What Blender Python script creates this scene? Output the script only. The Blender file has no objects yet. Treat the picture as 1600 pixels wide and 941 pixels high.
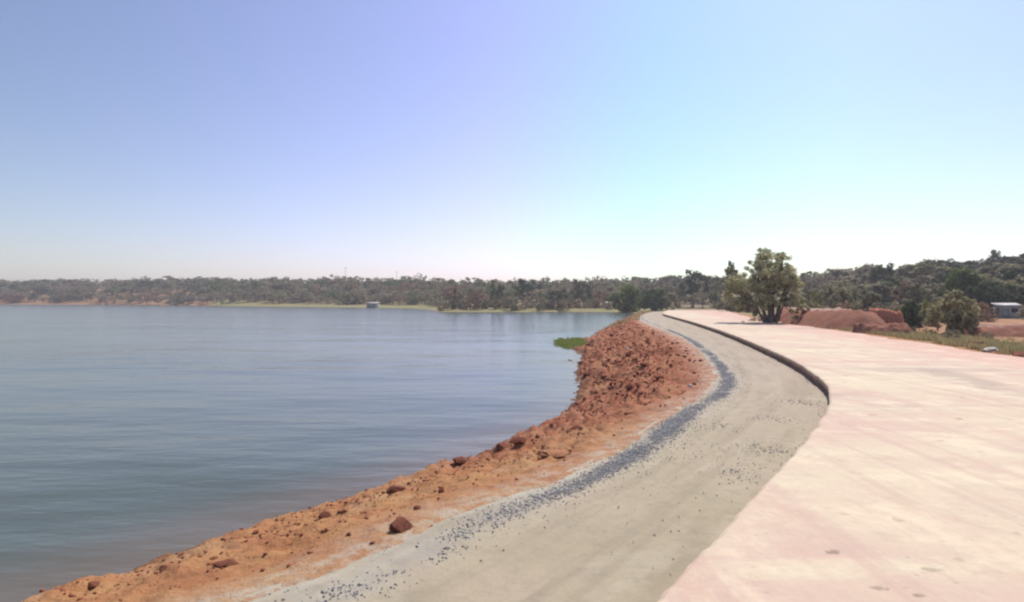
import bpy, bmesh, math, random
import numpy as np
from mathutils import Vector, Matrix, noise
from mathutils.bvhtree import BVHTree

sc = bpy.context.scene
C = sc.collection
R = math.radians
random.seed(7)
rng = np.random.default_rng(11)

# ------------------------------------------------------------------ camera
F_PX, CX, HY = 870.0, 800.0, 467.0          # focal length, centre column and horizon row of the 1600 px photograph
CAM_Z = 2.4
cam_d = bpy.data.cameras.new('camera')
cam = bpy.data.objects.new('camera', cam_d); C.objects.link(cam)
cam_d.sensor_width = 36.0
cam_d.lens = 36.0 * F_PX / 1600.0
cam_d.clip_start = 0.05; cam_d.clip_end = 6000
cam.location = (0, 0, CAM_Z)
cam.rotation_euler = (R(90) - math.atan(3.5 / F_PX), 0, 0)
sc.camera = cam

# ------------------------------------------------------------------ sky, sun, exposure
SUN_EL, SUN_AZ = 56.0, 38.0                  # azimuth to the right of straight ahead
w = bpy.data.worlds.new('World'); sc.world = w; w.use_nodes = True
nt = w.node_tree; nt.nodes.clear()
out = nt.nodes.new('ShaderNodeOutputWorld'); bg = nt.nodes.new('ShaderNodeBackground')
sky = nt.nodes.new('ShaderNodeTexSky'); sky.sky_type = 'NISHITA'; sky.sun_disc = False
sky.sun_elevation = R(SUN_EL); sky.sun_rotation = R(SUN_AZ)
sky.air_density = 1.0; sky.dust_density = .7; sky.ozone_density = 1.6
tc = nt.nodes.new('ShaderNodeTexCoord')
sep = nt.nodes.new('ShaderNodeSeparateXYZ'); nt.links.new(tc.outputs['Generated'], sep.inputs[0])
# the camera's white balance drifts from lilac blue (away from the sun) to pale cyan (below the sun)
ramp = nt.nodes.new('ShaderNodeValToRGB')
mr = nt.nodes.new('ShaderNodeMapRange'); mr.inputs['From Min'].default_value = -0.7; mr.inputs['From Max'].default_value = 0.7
nt.links.new(sep.outputs['X'], mr.inputs['Value']); nt.links.new(mr.outputs[0], ramp.inputs[0])
SKY_TINT = [(0.0, (.92, .84, .86)), (0.25, (1.13, .95, 1.06)), (0.47, (1.24, 1.02, 1.20)), (0.66, (1.05, 1.14, 1.08)), (0.84, (1.10, 1.12, 1.02)), (1.0, (1.02, .97, 1.06))]
els = ramp.color_ramp.elements
els[0].position = SKY_TINT[0][0]; els[0].color = (*SKY_TINT[0][1], 1)
els[1].position = SKY_TINT[-1][0]; els[1].color = (*SKY_TINT[-1][1], 1)
for p, c in SKY_TINT[1:-1]:
    e = els.new(p); e.color = (*c, 1)
mul = nt.nodes.new('ShaderNodeMix'); mul.data_type = 'RGBA'; mul.blend_type = 'MULTIPLY'; mul.inputs[0].default_value = 1
nt.links.new(sky.outputs[0], mul.inputs[6]); nt.links.new(ramp.outputs[0], mul.inputs[7])
nt.links.new(mul.outputs[2], bg.inputs[0]); bg.inputs[1].default_value = 0.13
nt.links.new(bg.outputs[0], out.inputs[0])

sd = bpy.data.lights.new('sun', 'SUN'); sd.energy = 4.6; sd.angle = R(0.6); sd.color = (1.0, .94, .86)
sun = bpy.data.objects.new('sun', sd); C.objects.link(sun)
sdir = Vector((math.sin(R(SUN_AZ)) * math.cos(R(SUN_EL)), math.cos(R(SUN_AZ)) * math.cos(R(SUN_EL)), math.sin(R(SUN_EL))))
sun.rotation_euler = sdir.to_track_quat('Z', 'Y').to_euler(); sun.location = sdir * 50

sc.view_settings.view_transform = 'Standard'; sc.view_settings.look = 'None'
sc.view_settings.exposure = 0.25; sc.view_settings.gamma = 1.0
sc.cycles.filter_width = 2.3
sc.cycles.max_bounces = 6; sc.cycles.diffuse_bounces = 3; sc.cycles.glossy_bounces = 3
sc.cycles.transparent_max_bounces = 6; sc.cycles.volume_bounces = 0
sc.cycles.use_denoising = True

# ------------------------------------------------------------------ helpers
def tag(o, label=None, cat=None, group=None, kind=None):
    if label: o['label'] = label
    if cat: o['category'] = cat
    if group: o['group'] = group
    if kind: o['kind'] = kind
    return o

def mesh_obj(name, V, Fc, mats, parent=None, smooth=False, midx=None):
    me = bpy.data.meshes.new(name)
    V = np.asarray(V, dtype=np.float32)
    if isinstance(Fc, np.ndarray):
        n, k = Fc.shape
        me.vertices.add(len(V)); me.vertices.foreach_set('co', V.ravel())
        me.loops.add(n * k); me.loops.foreach_set('vertex_index', Fc.astype(np.int32).ravel())
        me.polygons.add(n)
        me.polygons.foreach_set('loop_start', np.arange(0, n * k, k, dtype=np.int32))
        if midx is not None: me.polygons.foreach_set('material_index', np.asarray(midx, dtype=np.int32))
        me.update(calc_edges=True); me.validate()
    else:
        me.from_pydata([tuple(map(float, v)) for v in V], [], Fc)
    for m in (mats if isinstance(mats, (list, tuple)) else [mats]): me.materials.append(m)
    if smooth: me.polygons.foreach_set('use_smooth', [True] * len(me.polygons))
    o = bpy.data.objects.new(name, me); C.objects.link(o)
    if parent is not None: o.parent = parent
    return o

def empty(name, loc, rz=0, s=1.0):
    o = bpy.data.objects.new(name, None); C.objects.link(o)
    o.location = loc; o.rotation_euler = (0, 0, rz)
    o.scale = (s, s, s) if not isinstance(s, tuple) else s
    o.empty_display_size = 0.3
    return o

def fr(x, y, z=0.0, s=1.0, o=4):
    return noise.fractal(Vector((x * s, y * s, z * s)), 1.0, 2.0, o)

def smooth(a, b, x):
    t = np.clip((x - a) / (b - a), 0, 1); return t * t * (3 - 2 * t)

_cm = {}
def catmull(pts, t):
    key = (len(pts), tuple(pts[0]), tuple(pts[-1]), t)
    if key not in _cm: _cm[key] = _catmull(pts, t)
    return _cm[key]
def _catmull(pts, t):
    n = len(pts); i = int(min(max(math.floor(t), 0), n - 2)); f = t - i
    P = [np.array(pts[min(max(k, 0), n - 1)], float) for k in (i - 1, i, i + 1, i + 2)]
    return 0.5 * (2 * P[1] + (P[2] - P[0]) * f + (2 * P[0] - 5 * P[1] + 4 * P[2] - P[3]) * f * f + (3 * P[1] - P[0] - 3 * P[2] + P[3]) * f ** 3)

# ------------------------------------------------------------------ material helpers
class NT:
    def __init__(s, name):
        s.m = bpy.data.materials.new(name); s.m.use_nodes = True
        s.t = s.m.node_tree; s.t.nodes.clear()
        s.out = s.n('OutputMaterial'); s.b = s.n('BsdfPrincipled')
        s.l(s.b.outputs[0], s.out.inputs[0]); s.co = s.n('TexCoord').outputs['Object']
    def n(s, k): return s.t.nodes.new('ShaderNode' + k)
    def l(s, a, b): s.t.links.new(a, b)
    def mapping(s, scale=(1, 1, 1), rot=(0, 0, 0), co=None):
        m = s.n('Mapping'); m.inputs['Scale'].default_value = scale; m.inputs['Rotation'].default_value = rot
        s.l(co or s.co, m.inputs[0]); return m.outputs[0]
    def noise(s, scale, detail=4, rough=.55, co=None, dist=0.0):
        n = s.n('TexNoise'); n.inputs['Scale'].default_value = scale; n.inputs['Detail'].default_value = detail
        n.inputs['Roughness'].default_value = rough; n.inputs['Distortion'].default_value = dist
        s.l(co or s.co, n.inputs['Vector']); return n.outputs['Fac']
    def voro(s, scale, co=None, feat='F1'):
        n = s.n('TexVoronoi'); n.inputs['Scale'].default_value = scale; n.feature = feat
        s.l(co or s.co, n.inputs['Vector']); return n.outputs['Distance']
    def rng(s, v, a, b, c=0.0, d=1.0):
        n = s.n('MapRange'); n.interpolation_type = 'SMOOTHSTEP'
        for k, x in zip(('From Min', 'From Max', 'To Min', 'To Max'), (a, b, c, d)): n.inputs[k].default_value = x
        s.l(v, n.inputs['Value']); return n.outputs[0]
    def mix(s, f, a, b, mode='MIX'):
        n = s.n('Mix'); n.data_type = 'RGBA'; n.blend_type = mode
        for sock, v in ((n.inputs[0], f), (n.inputs[6], a), (n.inputs[7], b)):
            if isinstance(v, (int, float)): sock.default_value = v
            elif isinstance(v, tuple): sock.default_value = (*v, 1)
            else: s.l(v, sock)
        return n.outputs[2]
    def math(s, op, a, b=0.0):
        n = s.n('Math'); n.operation = op
        for k, v in ((0, a), (1, b)):
            if isinstance(v, (int, float)): n.inputs[k].default_value = v
            else: s.l(v, n.inputs[k])
        return n.outputs[0]
    def attr(s, name):
        n = s.n('Attribute'); n.attribute_name = name; return n.outputs['Fac']
    def bump(s, h, strength, dist, prev=None):
        n = s.n('Bump'); n.inputs['Strength'].default_value = strength; n.inputs['Distance'].default_value = dist
        s.l(h, n.inputs['Height'])
        if prev: s.l(prev, n.inputs['Normal'])
        return n.outputs[0]
    def done(s, col=None, rough=.9, normal=None, spec=.2):
        if col is not None:
            if isinstance(col, tuple): s.b.inputs['Base Color'].default_value = (*col, 1)
            else: s.l(col, s.b.inputs['Base Color'])
        s.b.inputs['Roughness'].default_value = rough
        s.b.inputs['Specular IOR Level'].default_value = spec
        if normal: s.l(normal, s.b.inputs['Normal'])
        return s.m

# concrete slab ------------------------------------------------------
def m_slab():
    t = NT('pale_concrete')
    big = t.noise(.22, 4, .6)
    st = t.noise(1.0, 5, .6, t.mapping((.16, 1.1, 1), (0, 0, R(-52))), .6)      # long dusty streaks along the traffic
    st2 = t.noise(1.0, 4, .6, t.mapping((.9, .1, 1), (0, 0, R(-28))))
    c = t.mix(t.rng(big, .38, .62), (.52, .42, .305), (.49, .345, .275))
    c = t.mix(t.rng(st, .42, .66), c, (.56, .47, .335))
    c = t.mix(t.rng(st2, .5, .68, 0, .55), c, (.47, .305, .24))
    fine = t.noise(9, 6, .7)
    c = t.mix(t.rng(fine, .35, .7, 0, .35), c, (.42, .335, .255))
    sx = t.n('SeparateXYZ'); t.l(t.co, sx.inputs[0])
    # red dust drifted in along the right-hand edge, and one long grey scrape
    side = t.math('ADD', t.math('SUBTRACT', sx.outputs[0], t.math('MULTIPLY', sx.outputs[1], .19)), t.math('MULTIPLY', t.noise(.5, 4), 3.0))
    c = t.mix(t.rng(side, 13.6, 16.6, 0, .85), c, (.50, .30, .235))
    mp = t.n('Mapping'); mp.vector_type = 'TEXTURE'; mp.inputs['Location'].default_value = (13.5, 16.6, 0); mp.inputs['Rotation'].default_value = (0, 0, R(-17)); mp.inputs['Scale'].default_value = (.75, 3.6, 1)
    t.l(t.co, mp.inputs[0]); ln = t.n('VectorMath'); ln.operation = 'LENGTH'; t.l(mp.outputs[0], ln.inputs[0])
    c = t.mix(t.rng(t.math('ADD', ln.outputs['Value'], t.math('MULTIPLY', t.noise(1.5, 4), .9)), .95, 1.5, .75, 0), c, (.36, .28, .22))
    # scuffs and damp spots
    sp = t.voro(1.5, t.mapping((1.0, 1.5, 1), (0, 0, R(30))))
    nz = t.noise(7, 3, .6)
    spot = t.math('MULTIPLY', t.rng(t.math('ADD', sp, t.math('MULTIPLY', nz, .42)), .26, .36, 1, 0), t.rng(t.noise(.5, 2), .34, .52))
    c = t.mix(t.math('MULTIPLY', spot, .8), c, (.20, .145, .11))
    s2 = t.voro(5.5, t.mapping((1.0, 1.3, 1), (0, 0, R(60))))
    c = t.mix(t.math('MULTIPLY', t.rng(t.math('ADD', s2, t.math('MULTIPLY', t.noise(14, 3), .5)), .30, .42, .5, 0), t.rng(t.noise(.9, 3), .45, .62)), c, (.30, .23, .19))
    c = t.mix(t.rng(t.noise(60, 3, .8), .55, .8, 0, .35), c, (.34, .26, .2))
    c = t.mix(t.rng(t.noise(.75, 6, .68), .50, .66, 0, .6), c, (.62, .52, .37))
    c = t.mix(t.rng(t.noise(1.15, 6, .7, dist=.6), .53, .70, 0, .55), c, (.44, .30, .235))
    c = t.mix(t.rng(t.noise(3.4, 5, .7, dist=.4), .56, .72, 0, .4), c, (.40, .31, .25))
    trk = t.noise(1.0, 3, .5, t.mapping((3.2, .07, 1), (0, 0, R(-30))))
    c = t.mix(t.rng(trk, .52, .64, 0, .35), c, (.43, .30, .25))
    gp = t.rng(t.noise(.16, 5, .6, t.mapping((.35, 1.3, 1), (0, 0, R(35)))), .58, .66, 0, .4)
    c = t.mix(gp, c, (.31, .245, .21))
    edge = t.attr('edge')                                                  # shade painted in dark reddish brown on the face below the broken rim
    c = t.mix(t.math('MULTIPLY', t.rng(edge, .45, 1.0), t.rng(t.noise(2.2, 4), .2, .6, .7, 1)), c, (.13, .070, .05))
    nrm = t.bump(t.noise(30, 5, .7), .5, .012, t.bump(t.noise(2.5, 4), .4, .05))
    return t.done(c, .85, nrm, .25)

def m_path():
    t = NT('rolled_grit')
    big = t.noise(.35, 4, .6)
    c = t.mix(t.rng(big, .35, .65), (.315, .265, .180), (.345, .280, .200))
    c = t.mix(t.rng(t.noise(1.6, 5, .65), .45, .75, 0, .5), c, (.30, .255, .18))
    c = t.mix(t.rng(t.noise(45, 3, .8), .5, .8, 0, .5), c, (.46, .41, .31))
    c = t.mix(t.rng(t.noise(28, 3, .8), .6, .8, 0, .55), c, (.19, .17, .14))
    far = t.attr('far')                                                    # further round the bend the grit is pinker
    c = t.mix(t.math('MULTIPLY', far, .8), c, (.345, .275, .215))
    e = t.attr('edge')                                                     # pale lime dust along the shoulder
    c = t.mix(t.math('MULTIPLY', t.rng(e, .0, .9), t.rng(t.noise(1.3, 5, .7), .35, .6, .25, .9)), c, (.37, .335, .275))
    cb = t.n('CombineXYZ'); t.l(t.attr('across'), cb.inputs[0]); t.l(t.attr('along'), cb.inputs[1])
    tr = t.noise(1.0, 5, .6, t.mapping((7, .22, 1), co=cb.outputs[0]), .25)
    c = t.mix(t.rng(tr, .44, .66, 0, .5), c, (.235, .19, .135))
    tr2 = t.noise(1.0, 4, .6, t.mapping((4, .5, 1), co=cb.outputs[0]), .25)
    c = t.mix(t.rng(tr2, .52, .7, 0, .45), c, (.40, .35, .26))
    c = t.mix(t.rng(t.noise(4.5, 5, .75), .5, .72, 0, .5), c, (.22, .185, .14))
    g = t.attr('grit')                                                     # dark crushed stone
    gm = t.math('MULTIPLY', g, t.math('MULTIPLY', t.rng(t.noise(5, 6, .75), .26, .6), t.rng(t.noise(.9, 4), .3, .55, .35, 1)))
    c = t.mix(t.math('MULTIPLY', gm, .85), c, (.19, .185, .20))
    nrm = t.bump(t.noise(60, 4, .75), .6, .01, t.bump(t.noise(3, 5, .6), .5, .05))
    return t.done(c, .92, nrm, .2)

def m_bank():
    t = NT('red_earth')
    v = t.attr('far')
    near = t.mix(t.rng(t.noise(1.1, 5, .65), .35, .65), (.38, .20, .09), (.33, .145, .068))
    near = t.mix(t.rng(t.noise(.7, 3), .5, .66, 0, .7), near, (.40, .24, .13))
    far = t.mix(t.rng(t.noise(1.4, 5, .7), .35, .62), (.26, .088, .05), (.35, .155, .09))
    far = t.mix(t.rng(t.noise(.45, 4, .6), .48, .66, 0, .8), far, (.37, .19, .105))
    far = t.mix(t.rng(t.noise(.8, 4, .6), .56, .7, 0, .7), far, (.17, .055, .035))
    c = t.mix(v, near, far)
    c = t.mix(t.rng(t.noise(14, 5, .8), .5, .8, 0, .6), c, (.16, .055, .034))
    c = t.mix(t.math('MULTIPLY', t.attr('edge'), t.rng(t.noise(3, 5, .7), .4, .65, .1, .9)), c, (.43, .37, .29))
    wet = t.attr('wet')
    c = t.mix(t.math('MULTIPLY', wet, .7), c, (.11, .06, .04))
    nrm = t.bump(t.noise(22, 6, .75), .8, .03, t.bump(t.noise(4, 5, .7), .7, .12))
    return t.done(c, .95, nrm, .1)

def m_ground():
    t = NT('dry_ground')
    green = t.attr('green'); red = t.attr('red')
    c = t.mix(t.rng(t.noise(.08, 4, .6), .4, .62), (.20, .15, .095), (.25, .175, .11))
    c = t.mix(t.rng(t.noise(.6, 5, .7), .45, .7, 0, .7), c, (.13, .12, .06))
    c = t.mix(t.math('MULTIPLY', green, t.rng(t.noise(.11, 4), .32, .55, .3, 1)), c, (.215, .195, .09))
    rc = t.mix(t.rng(t.noise(.35, 5, .6), .4, .65), (.40, .19, .10), (.31, .12, .07))
    c = t.mix(t.math('MULTIPLY', red, t.rng(t.noise(.2, 4), .3, .5, .4, 1)), c, rc)
    nrm = t.bump(t.noise(8, 6, .75), .7, .05)
    return t.done(c, .95, nrm, .1)

def m_mound():
    t = NT('cut_red_earth')
    c = t.mix(t.rng(t.noise(.6, 5, .65), .35, .65), (.30, .13, .085), (.22, .10, .07))
    c = t.mix(t.attr('top'), c, (.42, .33, .28))
    c = t.mix(t.rng(t.noise(7, 5, .8), .5, .8, 0, .6), c, (.14, .06, .04))
    return t.done(c, .95, t.bump(t.noise(5, 6, .75), .8, .1), .1)

def m_water():
    t = NT('lake_water')
    c = t.mix(t.rng(t.noise(.05, 3), .35, .65), (.064, .080, .064), (.074, .086, .070))
    c = t.mix(t.attr('shallow'), c, (.16, .10, .062))
    # ripples run in long crests, in patches of more and less wind
    a = t.noise(1.0, 3, .5, t.mapping((.35, 1.3, 1), (0, 0, R(18))), .3)
    b = t.noise(1.0, 3, .5, t.mapping((1.6, 4.2, 1), (0, 0, R(10))), .2)
    k = t.noise(1.0, 3, .5, t.mapping((.06, .15, 1), (0, 0, R(26))))
    gust = t.rng(t.noise(1.0, 3, .5, t.mapping((.012, .05, 1), (0, 0, R(20)))), .35, .68, .45, 1.0)
    n1 = t.bump(t.math('MULTIPLY', k, gust), .5, .75)
    n2 = t.bump(t.math('MULTIPLY', a, gust), .32, .12, n1)
    n3 = t.bump(t.math('MULTIPLY', b, gust), .3, .04, n2)
    t.b.inputs['IOR'].default_value = 1.333
    m = t.done(c, .17, n3, .5)
    return m

def m_leaf(name, a, b, sat=.0):
    t = NT(name)
    g = t.n('NewGeometry')
    oi = t.n('ObjectInfo')
    c = t.mix(g.outputs['Random Per Island'], a, b)
    v = t.math('ADD', t.math('MULTIPLY', oi.outputs['Random'], .55), .72)
    hv = t.n('HueSaturation'); t.l(c, hv.inputs['Color']); t.l(v, hv.inputs['Value'])
    t.b.inputs['Subsurface Weight'].default_value = 0
    t.done(hv.outputs[0], .8, None, .12)
    tr = t.n('BsdfTranslucent'); t.l(hv.outputs[0], tr.inputs[0])
    mx = t.n('MixShader'); mx.inputs[0].default_value = .45
    t.l(t.b.outputs[0], mx.inputs[1]); t.l(tr.outputs[0], mx.inputs[2]); t.l(mx.outputs[0], t.out.inputs[0])
    return t.m

def m_plain(name, a, b, scale=4, rough=.9, bump=.02, spec=.2):
    t = NT(name)
    c = t.mix(t.rng(t.noise(scale, 5, .65), .35, .65), a, b)
    return t.done(c, rough, t.bump(t.noise(scale * 4, 4, .7), .6, bump), spec)

M = dict(clodm=m_plain('red_earth_clods', (.30, .115, .065), (.20, .07, .045), 5, .95, .04, .1), orange_earth=m_plain('orange_earth', (.42, .17, .10), (.34, .12, .07), 1.5, .95, .1, .1), slab=m_slab(), path=m_path(), bank=m_bank(), ground=m_ground(), mound=m_mound(), water=m_water(),
         olive=m_leaf('olive_leaves', (.15, .135, .062), (.28, .25, .16)),
         green=m_leaf('green_leaves', (.055, .092, .025), (.14, .175, .06)),
         deep=m_leaf('deep_green_leaves', (.075, .11, .032), (.23, .28, .08)),
         dark=m_leaf('dark_leaves', (.040, .055, .030), (.085, .10, .055)),
         dry=m_leaf('dry_leaves', (.175, .14, .095), (.30, .25, .18)),
         red=m_leaf('russet_leaves', (.16, .095, .065), (.26, .16, .11)),
         yellow=m_leaf('yellow_green_leaves', (.12, .12, .035), (.22, .20, .08)),
         grey=m_leaf('grey_green_leaves', (.125, .118, .070), (.215, .195, .125)),
         bark=m_plain('grey_brown_bark', (.10, .075, .065), (.17, .135, .12), 3),
         rock=m_plain('red_laterite', (.24, .085, .05), (.13, .05, .035), 5, .95, .04, .1),
         rocklight=m_plain('orange_laterite', (.42, .21, .11), (.29, .12, .065), 5, .95, .04, .1),
         pale=m_plain('pale_stone', (.62, .57, .50), (.48, .42, .36), 6, .9, .02, .2),
         chip=m_plain('crushed_basalt', (.23, .225, .23), (.38, .365, .36), 9, .9, .01, .2),
         dusty=m_leaf('dusty_olive_leaves', (.29, .275, .13), (.52, .49, .33)),
         grassm=m_leaf('grass_blades', (.22, .18, .08), (.40, .32, .18)),
         wgrass=m_leaf('water_weed', (.20, .25, .05), (.34, .36, .12)),
         reed=m_leaf('dry_reeds', (.20, .145, .075), (.30, .235, .13)),
         plaster=m_plain('dusty_plaster', (.46, .43, .41), (.38, .35, .34), 1.5),
         white=m_plain('whitewash', (.74, .72, .70), (.62, .60, .58), 1.5),
         roof=m_plain('tin_roof', (.50, .47, .45), (.40, .36, .34), 2, .5),
         darkm=m_plain('dark_opening', (.03, .028, .03), (.05, .045, .045), 3),
         metal=m_plain('galvanised_steel', (.35, .35, .37), (.28, .28, .30), 3, .5),
         )

# ------------------------------------------------------------------ the lines of the place (metres; x right, y ahead)
Z_PATH, Z_WATER = -0.32, -2.0
P_ = [(-60, -30), (-30, -13), (-14, -4), (-7, .8), (-2.39, 4.96), (-.65, 7.05), (1.0, 8.77), (2.24, 10.5), (4.05, 13.6), (6.45, 17.7), (8.9, 25.3), (12.1, 40.5), (14.9, 61.8), (17.6, 77), (22, 94), (30, 118)]
E_ = [(-57, -35), (-27, -18), (-10.5, -8.2), (-3.6, -2.0), (.2, 3.2), (2.2, 5.8), (4.08, 8.25), (5.3, 9.9), (7.4, 13.0), (9.4, 17.0), (11.8, 24.8), (15.6, 41), (19.2, 59.7), (21.8, 75), (25.2, 93), (33, 118)]
S_ = [(-64, -25), (-33, -8), (-16, 1.2), (-10, 5.2), (-6.87, 8.08), (-4.97, 10.5), (-3.4, 12.4), (-1.66, 14.4), (0, 17.2), (2.6, 22.4), (4.1, 32), (5.8, 46), (8.7, 60.8), (13.3, 79.7), (19, 100), (27, 127)]
R_ = [(12, -40), (14, -20), (16.5, 0), (18.8, 12), (20.7, 22.5), (21.5, 26.8), (22.9, 33), (24.5, 41), (27, 56.4), (31, 73), (36.5, 90.8), (45, 118)]
TMAX = 15.0

def t_samples(n, lo=0.0, hi=TMAX):
    """t values, dense where the shore runs close to the camera"""
    ts = np.linspace(lo, hi, 4000)
    pts = np.array([catmull(P_, t) for t in ts])
    seg = np.hypot(*np.diff(pts, axis=0).T); mid = (pts[1:] + pts[:-1]) / 2
    wgt = seg / (np.hypot(mid[:, 0], mid[:, 1]) + 2.5)
    cum = np.concatenate([[0], np.cumsum(wgt)])
    return np.interp(np.linspace(0, cum[-1], n), cum, ts)

# slab ---------------------------------------------------------------
def build_slab():
    ts = t_samples(900)
    left = []
    for t in ts:
        p = catmull(E_, t); r = math.hypot(*p)
        p = p + np.array([1, -.6]) * (.025 * fr(p[0], p[1], 0, 1.3) + .016 * fr(p[0], p[1], 5, 6)) * min(1.5, .6 + r / 30)
        left.append(p)
    right = []
    for t in np.linspace(0, len(R_) - 1, 300)[::-1]:
        p = catmull(R_, t); p = p + np.array([.45 * fr(p[0], p[1], 2, .35), 0]); right.append(p)
    top = left + right
    nl = len(left)
    # a rounded, chipped rim: inset ring, rim ring, foot ring
    def inset(i, d):
        a = np.array(left[max(i - 1, 0)]); b = np.array(left[min(i + 1, nl - 1)]); t = (b - a) / (np.linalg.norm(b - a) + 1e-9)
        return np.array(left[i]) + np.array([t[1], -t[0]]) * d
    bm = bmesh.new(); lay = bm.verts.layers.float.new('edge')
    ring = [bm.verts.new((*inset(i, .04 + .02 * abs(fr(left[i][0], left[i][1], 9, 4))), 0)) for i in range(nl)]
    rim = [bm.verts.new((left[i][0], left[i][1], -.02 - .02 * abs(fr(left[i][0], left[i][1], 3, 5)))) for i in range(nl)]
    foot = [bm.verts.new((*inset(i, .02), -.62)) for i in range(nl)]
    rr = [bm.verts.new((p[0], p[1], 0)) for p in right]
    rf = [bm.verts.new((p[0], p[1], -.62)) for p in right]
    for i in range(nl - 1):
        bm.faces.new((ring[i + 1], ring[i], rim[i], rim[i + 1])); bm.faces.new((rim[i + 1], rim[i], foot[i], foot[i + 1]))
    for i in range(len(rr) - 1): bm.faces.new((rr[i], rf[i], rf[i + 1], rr[i + 1]))
    bm.faces.new((ring[-1], rim[-1], foot[-1], rf[0], rr[0]))
    loop = ring + rr
    edges = []
    for i in range(len(loop)):
        a, b = loop[i], loop[(i + 1) % len(loop)]
        e = bm.edges.get((a, b)) or bm.edges.new((a, b)); edges.append(e)
    bmesh.ops.triangle_fill(bm, use_beauty=True, use_dissolve=False, edges=edges)
    bmesh.ops.recalc_face_normals(bm, faces=bm.faces)
    me = bpy.data.meshes.new('concrete_road'); 
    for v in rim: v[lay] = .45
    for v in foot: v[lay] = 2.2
    bm.to_mesh(me); bm.free()
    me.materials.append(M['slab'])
    o = bpy.data.objects.new('road', me); C.objects.link(o)
    tag(o, 'broad pale pink and cream concrete road with a raised left edge', kind='structure')
    return o
build_slab()

# path ----------------------------------------------------------------
GR_W = [(4, .30), (5, .5), (6, .62), (7, .8), (7.6, .75), (8.2, .62), (9, .85), (9.6, 1.1), (10.2, .9), (11, .6), (12, .4), (15, .3)]
def grit_amount(t, v):
    """v 0..1 across the path from the lake side; how much crushed dark stone lies there"""
    c = np.interp(t, [0, 4, 5.5, 6.5, 7.3, 8, 9, 9.6, 10.4, 11, 15], [.16, .16, .15, .12, .10, .10, .13, .10, .10, .10, .12])
    s = np.interp(t, [0, 4, 5.5, 6.5, 7.3, 8, 9, 9.6, 10.4, 11, 15], [.05, .055, .06, .06, .075, .055, .06, .055, .05, .04, .03])
    a = np.interp(t, [0, 4, 5, 6, 7, 7.4, 8, 8.6, 9.3, 10.4, 11.2, 13, 15], [.35, .38, .42, .5, .75, .8, .75, .8, 1, 1, .75, .35, .2])
    return a * math.exp(-((v - c) / s) ** 2)

def build_path():
    ts = t_samples(520); nv = 44
    V = []; far = []; edge = []; grit = []; al = []; ac = []; cum = 0; prev = None
    for t in ts:
        cc = (catmull(P_, t) + catmull(E_, t)) / 2; cum += 0 if prev is None else math.hypot(*(cc - prev)); prev = cc
        a = catmull(P_, t); b = catmull(E_, t)
        for j in range(nv + 1):
            v = -.04 + 1.06 * j / nv
            p = a + (b - a) * v
            z = Z_PATH + .018 * fr(p[0], p[1], 1, .7) + .006 * fr(p[0], p[1], 3, 4)
            z += -.02 * math.exp(-((v - .55) / .2) ** 2)
            V.append((p[0], p[1], z)); al.append(cum); ac.append(v)
            r = math.hypot(*p)
            far.append(float(smooth(9, 22, r))); edge.append(float(math.exp(-(v / .22) ** 2)))
            grit.append(min(1, grit_amount(t, v) + .35 * math.exp(-((v - 1) / .02) ** 2)))
    n = len(ts); w_ = nv + 1
    i, j = np.meshgrid(np.arange(n - 1), np.arange(nv), indexing='ij')
    a = (i * w_ + j).ravel()
    Fc = np.stack([a, a + 1, a + w_ + 1, a + w_], 1)
    o = mesh_obj('path', V, Fc, M['path'], smooth=True)
    for nm, vals in (('far', far), ('edge', edge), ('grit', grit), ('along', al), ('across', ac)):
        at = o.data.attributes.new(nm, 'FLOAT', 'POINT'); at.data.foreach_set('value', np.array(vals, dtype=np.float32))
    o.data.flip_normals() if o.data.polygons[0].normal.z < 0 else None
    tag(o, 'lower grit path curving along the lake below the concrete road', kind='structure')
build_path()

# bank ------------------------------------------------------------------
def bank_base(t, v):
    """point of the smooth bank; v 0 at the path, 1 at the waterline"""
    a = catmull(P_, t); b = catmull(S_, t)
    p = a + (b - a) * v
    far = float(smooth(7.5, 10.0, t))
    # close by a flat shoulder that breaks off to the water, further on an even slope
    x = min(max(v, -.2), 1.4)
    near_z = Z_PATH - 1.68 * max(x, 0) ** 1.3
    far_z = Z_PATH - (.08 * x + 1.6 * float(smooth(-.05, 1.15, x)) + .0)
    z = near_z * (1 - far) + far_z * far
    if x > 1: z -= (x - 1) * 1.6
    return p, z, far

def bank_point(t, v):
    p, z, far = bank_base(t, v)
    x, y = p
    ampv = float(smooth(-.02, .3, v)) * (1 - .5 * float(smooth(.95, 1.3, v)))
    lump = fr(x, y, 0, .9, 3); clod = abs(fr(x, y, 4, 2.3, 4)); fine = fr(x, y, 8, 6, 3)
    ridge = math.exp(-((v - .80) / .13) ** 2)
    mid = float(smooth(5, 7.5, t))
    rg = abs(fr(x * 1.0, y * 1.0, 14, 1.5, 4)); 
    z += ampv * ((.10 + .16 * far) * lump + (.06 + .08 * mid + .09 * far) * clod + (.030 + .02 * mid + .03 * far) * fine - (.06 + .15 * mid) * (rg - .25) + (.12 * mid + .30 * far) * fr(x, y, 21, .33, 2))
    z += (.16 * (1 - far) + .12 * far) * ridge * max(0, .3 + fr(x, y, 11, .8, 2))
    if v < .12: z += .012 * fr(x, y, 5, 3) + .008 * fr(x, y, 5, 12) + (-.035 if v < 0 else 0.0) * min(1, -v * 25 if v < 0 else 0)
    if v >= 0: z += .014 * float(1 - smooth(0, .10, v))
    return x, y, z, far

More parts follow.
